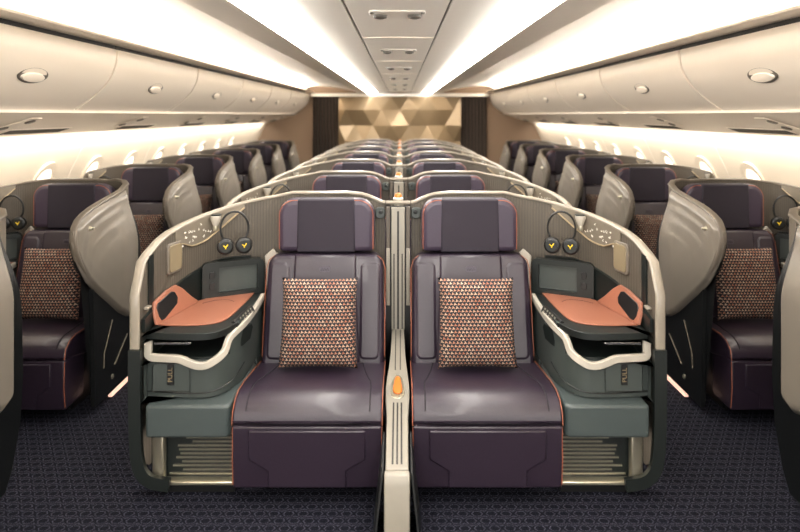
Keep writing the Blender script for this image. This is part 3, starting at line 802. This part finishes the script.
# window rows
dark = []
WORD = ['cut off', 'nearest', 'second', 'third', 'fourth', 'fifth', 'farthest']
for k in range(7):
    Y = 2.88+PITCH*k
    for sx in (1, -1):
        sd = SIDE[sx]; X = -2.11*sx
        o = take(('shell', sx, 1), build_shell, True); o.location = (X, Y, 0)
        tag(o, (f'dark suite shell with rounded wing cut off by the {sd} edge of the photo' if k == 0 else
                f'grey suite shell with rounded privacy wing, {WORD[k]} whole one by the {sd} wall'), 'seat shell', 'winged shells of the window suites')
        if k == 0:
            dark.append(o); continue
        o = take(('seat', 1, 0), build_seat); o.location = (X+.02*sx, Y, 0)
        tag(o, f'plum leather window seat with orange piping, {WORD[k]} along the {sd} wall', 'seat', 'seats by the windows')
        if k <= 2:
            o = take(('console', sx, 1), build_console, True); o.location = (X, Y, 0)
            tag(o, f'dark side console between the wall and the {WORD[k]} window seat on the {sd}', 'console', 'side consoles of the window suites')
            o = take(('headphones', 1, 0), build_headphones); o.location = (X-.385*sx, Y-.10, 1.13); o.rotation_euler = (0, 0, .15*sx)
            tag(o, f'black headphones hanging beside the {WORD[k]} window seat on the {sd}', 'headphones', 'headphones of the window suites')
for o in dark:
    for c in [c for c in children(o) if c.name.startswith('courtesy_lamp')]: bpy.data.objects.remove(c)
# pillows
pil = build_pillow(); first = True
spots = [(-.38*sx, 3.45, f'square orange-patterned pillow on the {SIDE[sx]} seat of the nearest centre row', 'pillows on the centre seats') for sx in (1, -1)]
spots += [(-2.11*sx, 2.88+PITCH*k, f'square patterned pillow on the {WORD[k]} window seat along the {SIDE[sx]} wall', 'pillows on the window seats') for k in range(1, 6) for sx in (1, -1)]
for X, Y, lab, grp in spots:
    o = pil if first else copy_tree(pil); first = False
    o.location = (X+(.05 if X < -1 else -.05 if X > 1 else 0), Y-.425, .652); o.rotation_euler = (-.22, 0, 0)
    tag(o, lab, 'pillow', grp)

# ------------------------------------------------------------------ cabin shell
Y0, Y1 = -1.6, 11.55
def struct(name, bm, mat, parent=None, **k):
    o = obj(name, bm, mat, parent, **k)
    if parent is None: o['kind'] = 'structure'
    return o
b = nbm(); box(b, -3.0, 3.0, Y0-.1, Y1+.1, -.05, 0); struct('floor', b, CARPET, smooth=0)
def strip_surface(prof, thick=.03, y0=Y0, y1=Y1):
    """extrude an open (x, z) profile along y with thickness away from the cabin"""
    bb = nbm(); n = len(prof); off = []
    for i in range(n):
        a = prof[max(i-1, 0)]; c = prof[min(i+1, n-1)]; dx, dz = c[0]-a[0], c[1]-a[1]; l = math.hypot(dx, dz)
        nx, nz = -dz/l, dx/l
        mx, mz = prof[i][0], prof[i][1]-1.2
        if nx*mx+nz*mz < 0: nx, nz = -nx, -nz
        off.append((prof[i][0]+nx*thick, prof[i][1]+nz*thick))
    prism(bb, list(prof)+off[::-1], 'y', y0, y1); return bb
CZ = 2.05
b = strip_surface([(-.195, CZ+.020), (0, CZ+.024), (.195, CZ+.020)]); struct('ceiling', b, CEIL)
for s in (-1, 1):
    sd = 'left' if s < 0 else 'right'
    b = strip_surface([(s*x, z) for x, z in ((.206, CZ+.020), (.30, CZ+.013), (.405, CZ))]); struct('ceiling_panel', b, CEIL)
    b = nbm(); box(b, min(s*.195, s*.206), max(s*.195, s*.206), Y0, Y1, CZ+.030, CZ+.048); struct('ceiling_slot', b, SLOT, smooth=0)
    b = strip_surface([(s*x, z) for x, z in ((.55, CZ-.002), (.66, CZ+.004), (.79, CZ+.018), (.80, CZ+.03), (.95, CZ+.065), (1.15, CZ+.10), (1.35, CZ+.125), (1.50, CZ+.135), (1.62, CZ+.125), (1.70, CZ+.09), (1.72, CZ+.02))])
    struct('ceiling_dome_'+sd, b, CEIL)
    b = nbm(); prism(b, [(s*1.655, CZ+.008), (s*1.61, CZ+.012), (s*1.585, CZ+.022), (s*1.581, CZ+.034), (s*1.588, CZ+.034), (s*1.594, CZ+.026), (s*1.70, CZ+.020), (s*1.70, CZ+.008)], 'y', Y0, Y1); struct('trim_cove_'+sd, b, BIN)
    # light strip: shallow convex diffuser
    b = nbm(); prism(b, [(s*.407, CZ+.012), (s*.407, CZ-.002), (s*.413, CZ-.018), (s*.435, CZ-.031), (s*.51, CZ-.031), (s*.545, CZ-.018), (s*.548, CZ-.002), (s*.548, CZ+.012)], 'y', Y0+.02, Y1-.33)
    b2 = nbm(); prism(b2, [(s*.549, CZ-.026), (s*.556, CZ-.024), (s*.562, CZ+.01), (s*.549, CZ+.01)], 'y', Y0, Y1-.11); struct('trim_light_block_'+sd, b2, CEIL)  # added lip that blocks strip light from the dome
    o = obj('ceiling_light', b, LITE); tag(o, f'long glowing white ceiling light strip on the {sd} of the ceiling centre', 'ceiling light', 'ceiling light strips')
    # side wall
    wp = [(2.452, 1.50), (2.50, 1.42), (2.63, 1.146), (2.72, .96), (2.79, .78), (2.85, .55), (2.87, .3), (2.87, 0)]
    b = strip_surface([(s*x, z) for x, z in wp]); struct('wall_'+sd, b, SIDEW, smooth=50)
    b = strip_surface([(s*x, z) for x, z in ((1.905, 1.662), (2.0, 1.637), (2.2, 1.575), (2.40, 1.515), (2.455, 1.495))], .03); struct('trim_'+sd, b, BIN)
    # panel joints
    for k in range(-3, 5):
        y = 4.98+1.44*k
        b = nbm(); 
        prism(b, [(s*(x-.003), z) for x, z in wp[:6]]+[(s*(x+.01), z) for x, z in wp[:6][::-1]], 'y', y-.006, y+.006); struct('trim_joint', b, BIN, smooth=0)
# bins
BP = [(1.655, 2.034), (1.657, 1.99), (1.668, 1.93), (1.70, 1.86), (1.75, 1.80), (1.82, 1.74), (1.90, 1.685), (1.91, 1.668)]
bp_s = [(v.x, v.y) for v in smooth([(a, c, 0) for a, c in BP], 4)]
BW = ['over the camera', 'nearest whole one', 'second', 'third', 'fourth', 'fifth', 'farthest']
for s in (-1, 1):
    sd = 'left' if s < 0 else 'right'; p = None
    for k in range(0, 7):
        yc = 1.48+1.48*k
        if k == 0:
            root = empty('overhead_bin', (0, 0, 0))
            b = nbm(); prism(b, [(s*x, z) for x, z in bp_s]+[(s*2.30, 1.668), (s*2.30, 2.034)], 'y', -.728, .728); obj('bin_door', b, BIN, root, bev=.006)
            b = nbm(); prism(b, [(s*1.665, 2.036), (s*1.665, 2.057), (s*2.3, 2.057), (s*2.3, 2.036)], 'y', -.735, .735); obj('top_gap', b, BLACK, root, smooth=0)
            # oval latch recess
            nx = Vector((-s*.86, 0, -.5)).normalized(); up = Vector((-s*.5, 0, .86)); 
            if up.dot(nx) != 0: up = (up-nx*up.dot(nx)).normalized()
            M = Matrix(((0, up.x, nx.x, s*1.717), (1, up.y, nx.y, 0), (0, up.z, nx.z, 1.838), (0, 0, 0, 1)))
            b = nbm(); lathe(b, [(.056, -.012), (.062, .000), (.056, .004), (.050, .002)], 24, M @ Matrix.Diagonal((2.0, .72, 1, 1))); lt = obj('latch_recess', b, LATCH, root)
            b = nbm(); lathe(b, [(.050, .0015), (.046, .010), (.030, .013)], 24, M @ Matrix.Translation((0, -.010, 0)) @ Matrix.Diagonal((1.9, .5, 1, 1))); obj('latch_lever', b, CHROME if False else BIN, lt)
            b = nbm(); box(b, min(s*1.560, s*1.600), max(s*1.560, s*1.600), -.72, .72, CZ+.0165, CZ+.020); b.free()
            p = root; freeze(p)
        else: root = copy_tree(p)
        root.location = (0, yc-.0, 0)
        tag(root, f'cream overhead bin on the {sd} with oval latch, ' + ('above the camera' if k == 0 else f'{BW[k]} from the camera'), 'overhead bin', f'overhead bins on the {sd}')
    b = nbm(); prism(b, [(s*x, z) for x, z in bp_s]+[(s*2.30, 1.668), (s*2.30, 2.034)], 'y', 11.098, Y1); struct('trim_bin_end', b, BIN)
        # ventilation grille and reading lights on the panel under the bin
    vents = None
    for k in range(-1, 6):
        y = 3.94+1.48*k
        th = math.atan2(-.062, .2)
        if vents is None:
            root = empty('air_vent', (0, 0, 0))
            b = nbm(); box(b, -.05, .05, -.33, .33, -.004, -.0005); obj('vent_plate', b, BIN, root, raw=True, smooth=0)
            b = nbm()
            for q in range(26): box(b, -.04, .04, -.325+q*.025, -.312+q*.025, -.006, -.0042)
            obj('louvre', b, SLOT, root, raw=True, smooth=0)
            vents = root; freeze(root)
        else: root = copy_tree(vents)
        root.location = (s*2.27, y, 1.5535-.0015); root.rotation_euler = (0, s*.305, 0)
        tag(root, f'thin slotted air vent under the bins on the {sd}, ' + ('just above the camera' if k < 0 else ORD[k]+' one in view'), 'air vent', f'air vents under the {sd} bins')
    lp = None
    for k in range(-1, 5):
        y = 4.95+1.48*k
        if lp is None:
            root = empty('reading_light_unit', (0, 0, 0))
            b = nbm(); box(b, -.12, .12, -.05, .05, -.006, -.0005); pl = obj('unit_plate', b, BIN, root, raw=True, bev=.002)
            for yy in (-.03, .03):
                b = nbm(); lathe(b, [(.03, -.006), (.026, -.013), (.012, -.015)], 16, Matrix.Translation((yy*2, yy, 0))); obj('spot_lens', b, LATCH, root, raw=True)
            lp = root; freeze(root)
        else: root = copy_tree(lp)
        root.location = (s*2.11, y, 1.6025-.0015); root.rotation_euler = (0, s*.30, 0)
        tag(root, f'pair of small reading spots under the {sd} bins, ' + ('above the nearest window suite' if k < 0 else ORD[k]+' pair further back'), 'reading light', f'reading lights under the {sd} bins')
    # windows
    for k in range(-1, 8):
        y = 4.61+.72*k
        X, Z = 2.640, 1.125
        nx = Vector((-s*.89, 0, -.455)).normalized(); up = Vector((-s*.455, 0, .89))
        M = Matrix(((0, up.x, nx.x, s*X), (1, 0, 0, y), (0, up.z, nx.z, Z), (0, 0, 0, 1)))
        def ring(bb, a0, a1, h0, h1, n=36):
            R = []
            for (sc, h) in ((a0, h0), (a0, h1), (a1, h1-.004), (a1, h0)):
                R.append([bb.verts.new(M @ Vector((sc*.13*math.copysign(abs(math.cos(2*PI*q/n))**.8, math.cos(2*PI*q/n)), sc*.185*math.copysign(abs(math.sin(2*PI*q/n))**.8, math.sin(2*PI*q/n)), h))) for q in range(n)])
            for i in range(4):
                for q in range(n): bb.faces.new((R[i][q], R[i][(q+1) % n], R[(i+1) % 4][(q+1) % n], R[(i+1) % 4][q]))
        root = bpy.data.objects.new(f'window_{k+2 if s < 0 else k+11}', None); link(root); root['kind'] = 'structure'
        b = nbm(); ring(b, 1.08, .80, -.02, .012); obj('window_frame', b, SIDEW, root)
        b = nbm(); lathe(b, [(1, -.01), (1, .001)], 36, M @ Matrix.Diagonal((.105, .150, 1, 1))); obj('window_shade', b, WINL, root, smooth=0)
        b = nbm(); bmesh.ops.create_cube(b, size=1, matrix=M @ Matrix.Translation((0, .045, .006)) @ Matrix.Diagonal((.14, .012, .008, 1))); obj('shade_grip', b, LATCH, root, bev=.002)
# ceiling air and light units along the middle
up_ = None
for k in range(6):
    y = 2.63+1.5*k
    if up_ is None:
        root = empty('ceiling_service_unit', (0, 0, 0))
        b = nbm(); prism(b, rpoly(-.115, .115, -.10, .09, .02), 'z', -.0022, .0015); obj('service_plate', b, CEIL, root, raw=True, bev=.001)
        for s in (-1, 1):
            b = nbm(); lathe(b, [(.030, -.003), (.027, -.014), (.012, -.018)], 18, Matrix.Translation((s*.072, 0, 0))); obj('spot', b, SLOT, root, raw=True)
            b = nbm(); lathe(b, [(.010, -.003), (.009, -.008)], 12, Matrix.Translation((s*.105, -.07, 0))); obj('call_button', b, SLOT, root, raw=True)
        up_ = root; freeze(root)
    else: root = copy_tree(up_)
    root.location = (0, y, CZ+.020)
    tag(root, f'pair of spots on a cream plate in the ceiling centre, {ORD[k] if k < 5 else "farthest"} from the camera' , 'ceiling unit', 'service units along the ceiling centre')
for k in range(9):
    y = 1.9+1.5*k-.0
    if y > Y1: break
    b = nbm(); box(b, -.195, .195, y-.003, y+.003, CZ+.0185, CZ+.022); struct('ceiling_joint', b, BIN, smooth=0)

# far bulkhead: beige side walls, slatted curtains, faceted art panel
D = 11.55
b = nbm(); box(b, -3.0, 3.0, D, D+.05, 0, 2.2); struct('wall_back', b, BEIGE, smooth=0)
b = nbm(); box(b, -1.62, 1.62, D-.10, D-.001, 1.99, 2.045); struct('trim_lintel', b, CEIL, smooth=0)
for s in (-1, 1):
    sd = 'left' if s < 0 else 'right'
    b = nbm(); x0, x1 = sorted((s*1.12, s*1.59)); n = 56; rows = []
    for q in range(n+1):
        x = x0+(x1-x0)*q/n; y = D-.06-.025*math.sin(2*PI*q/7)
        rows.append([(x, y, .02), (x, y, 1.985)])
    prism(b, [(r[0][0], r[0][1]) for r in rows]+[(x1, D-.012), (x0, D-.012)], 'z', .02, 1.985)
    o = obj('pleated_curtain', b, SLAT, None, smooth=60)
    tag(o, f'dark brown pleated curtain on the {sd} of the faceted wall panel', 'curtain', 'curtains at the far bulkhead')
root = empty('wall_art', (0, D, 0), 'champagne faceted geometric wall panel on the far bulkhead', 'wall panel')
b = nbm(); box(b, -1.115, 1.115, -.05, -.004, .5, 1.985); obj('backing', b, ART, root, smooth=0)
b = nbm(); R = .33; rn = random.Random(11); cache = {}
def hv(x, z):
    x = min(max(x, -1.112), 1.112); z = min(max(z, .5), 1.983)
    key = (round(x, 3), round(z, 3))
    if key not in cache: cache[key] = b.verts.new((x, -.052-.15*rn.random(), z))
    return cache[key]
h = R*math.sqrt(3)/2
for i in range(-4, 5):
    for j in range(-1, 6):
        cx = i*1.5*R; cz = .6+j*2*h+(h if i % 2 else 0)
        c = hv(cx, cz)
        vs = [hv(cx+R*math.cos(math.radians(60*q)), cz+R*math.sin(math.radians(60*q))) for q in range(6)]
        for q in range(6):
            t = (c, vs[q], vs[(q+1) % 6])
            if len(set(t)) == 3:
                try: b.faces.new(t)
                except ValueError: pass
obj('facets', b, ART, root, smooth=0)

# ------------------------------------------------------------------ lights the cabin has, plus added world fill
def area(name, loc, rot, sx_, sy_, power, col=(1, .93, .84), spread=None):
    l = bpy.data.lights.new(name, 'AREA'); l.shape = 'RECTANGLE'; l.size = sx_; l.size_y = sy_; l.energy = power; l.color = col
    if spread: l.spread = spread
    o = bpy.data.objects.new(name, l); o.location = loc; o.rotation_euler = rot; C.objects.link(o); return o
L = Y1-Y0-.5; ym = (Y0+Y1)/2
for s in (-1, 1):
    # cove lamps on top of the bins, throwing light over the dome towards the middle
    area('cove_lamp', (s*1.64, ym, CZ+.036), (0, s*math.radians(155), 0), .06, L, 38)
    # wall-washer under the bins
    area('wall_washer', (s*2.36, ym, 1.50), (0, -s*math.radians(35), 0), .05, L, 14)
    area('foot_well_lamp', (s*.90, 2.80, .262), (0, 0, 0), .2, .05, .5)
w = bpy.data.worlds.new('world'); bpy.context.scene.world = w; w.use_nodes = True
w.node_tree.nodes['Background'].inputs[0].default_value = (1, .95, .88, 1); w.node_tree.nodes['Background'].inputs[1].default_value = 1.1  # added fill light, let in through the open end behind the camera

# ------------------------------------------------------------------ camera
cam = bpy.data.cameras.new('camera'); co = bpy.data.objects.new('camera', cam); C.objects.link(co)
co.location = (.013, 0, EYE); co.rotation_euler = (PI/2, 0, 0)
cam.sensor_width = 36; cam.lens = F/800*36; cam.shift_x = -.0006; cam.shift_y = -(266-VY)/800
cam.clip_start = .05
cam.dof.use_dof = True; cam.dof.focus_distance = 3.1; cam.dof.aperture_fstop = 1.6
sc = bpy.context.scene; sc.camera = co
sc.view_settings.view_transform = 'Standard'; sc.view_settings.look = 'None'; sc.view_settings.gamma = 1
sc.view_settings.use_curve_mapping = False
sc.view_settings.exposure = 1.85
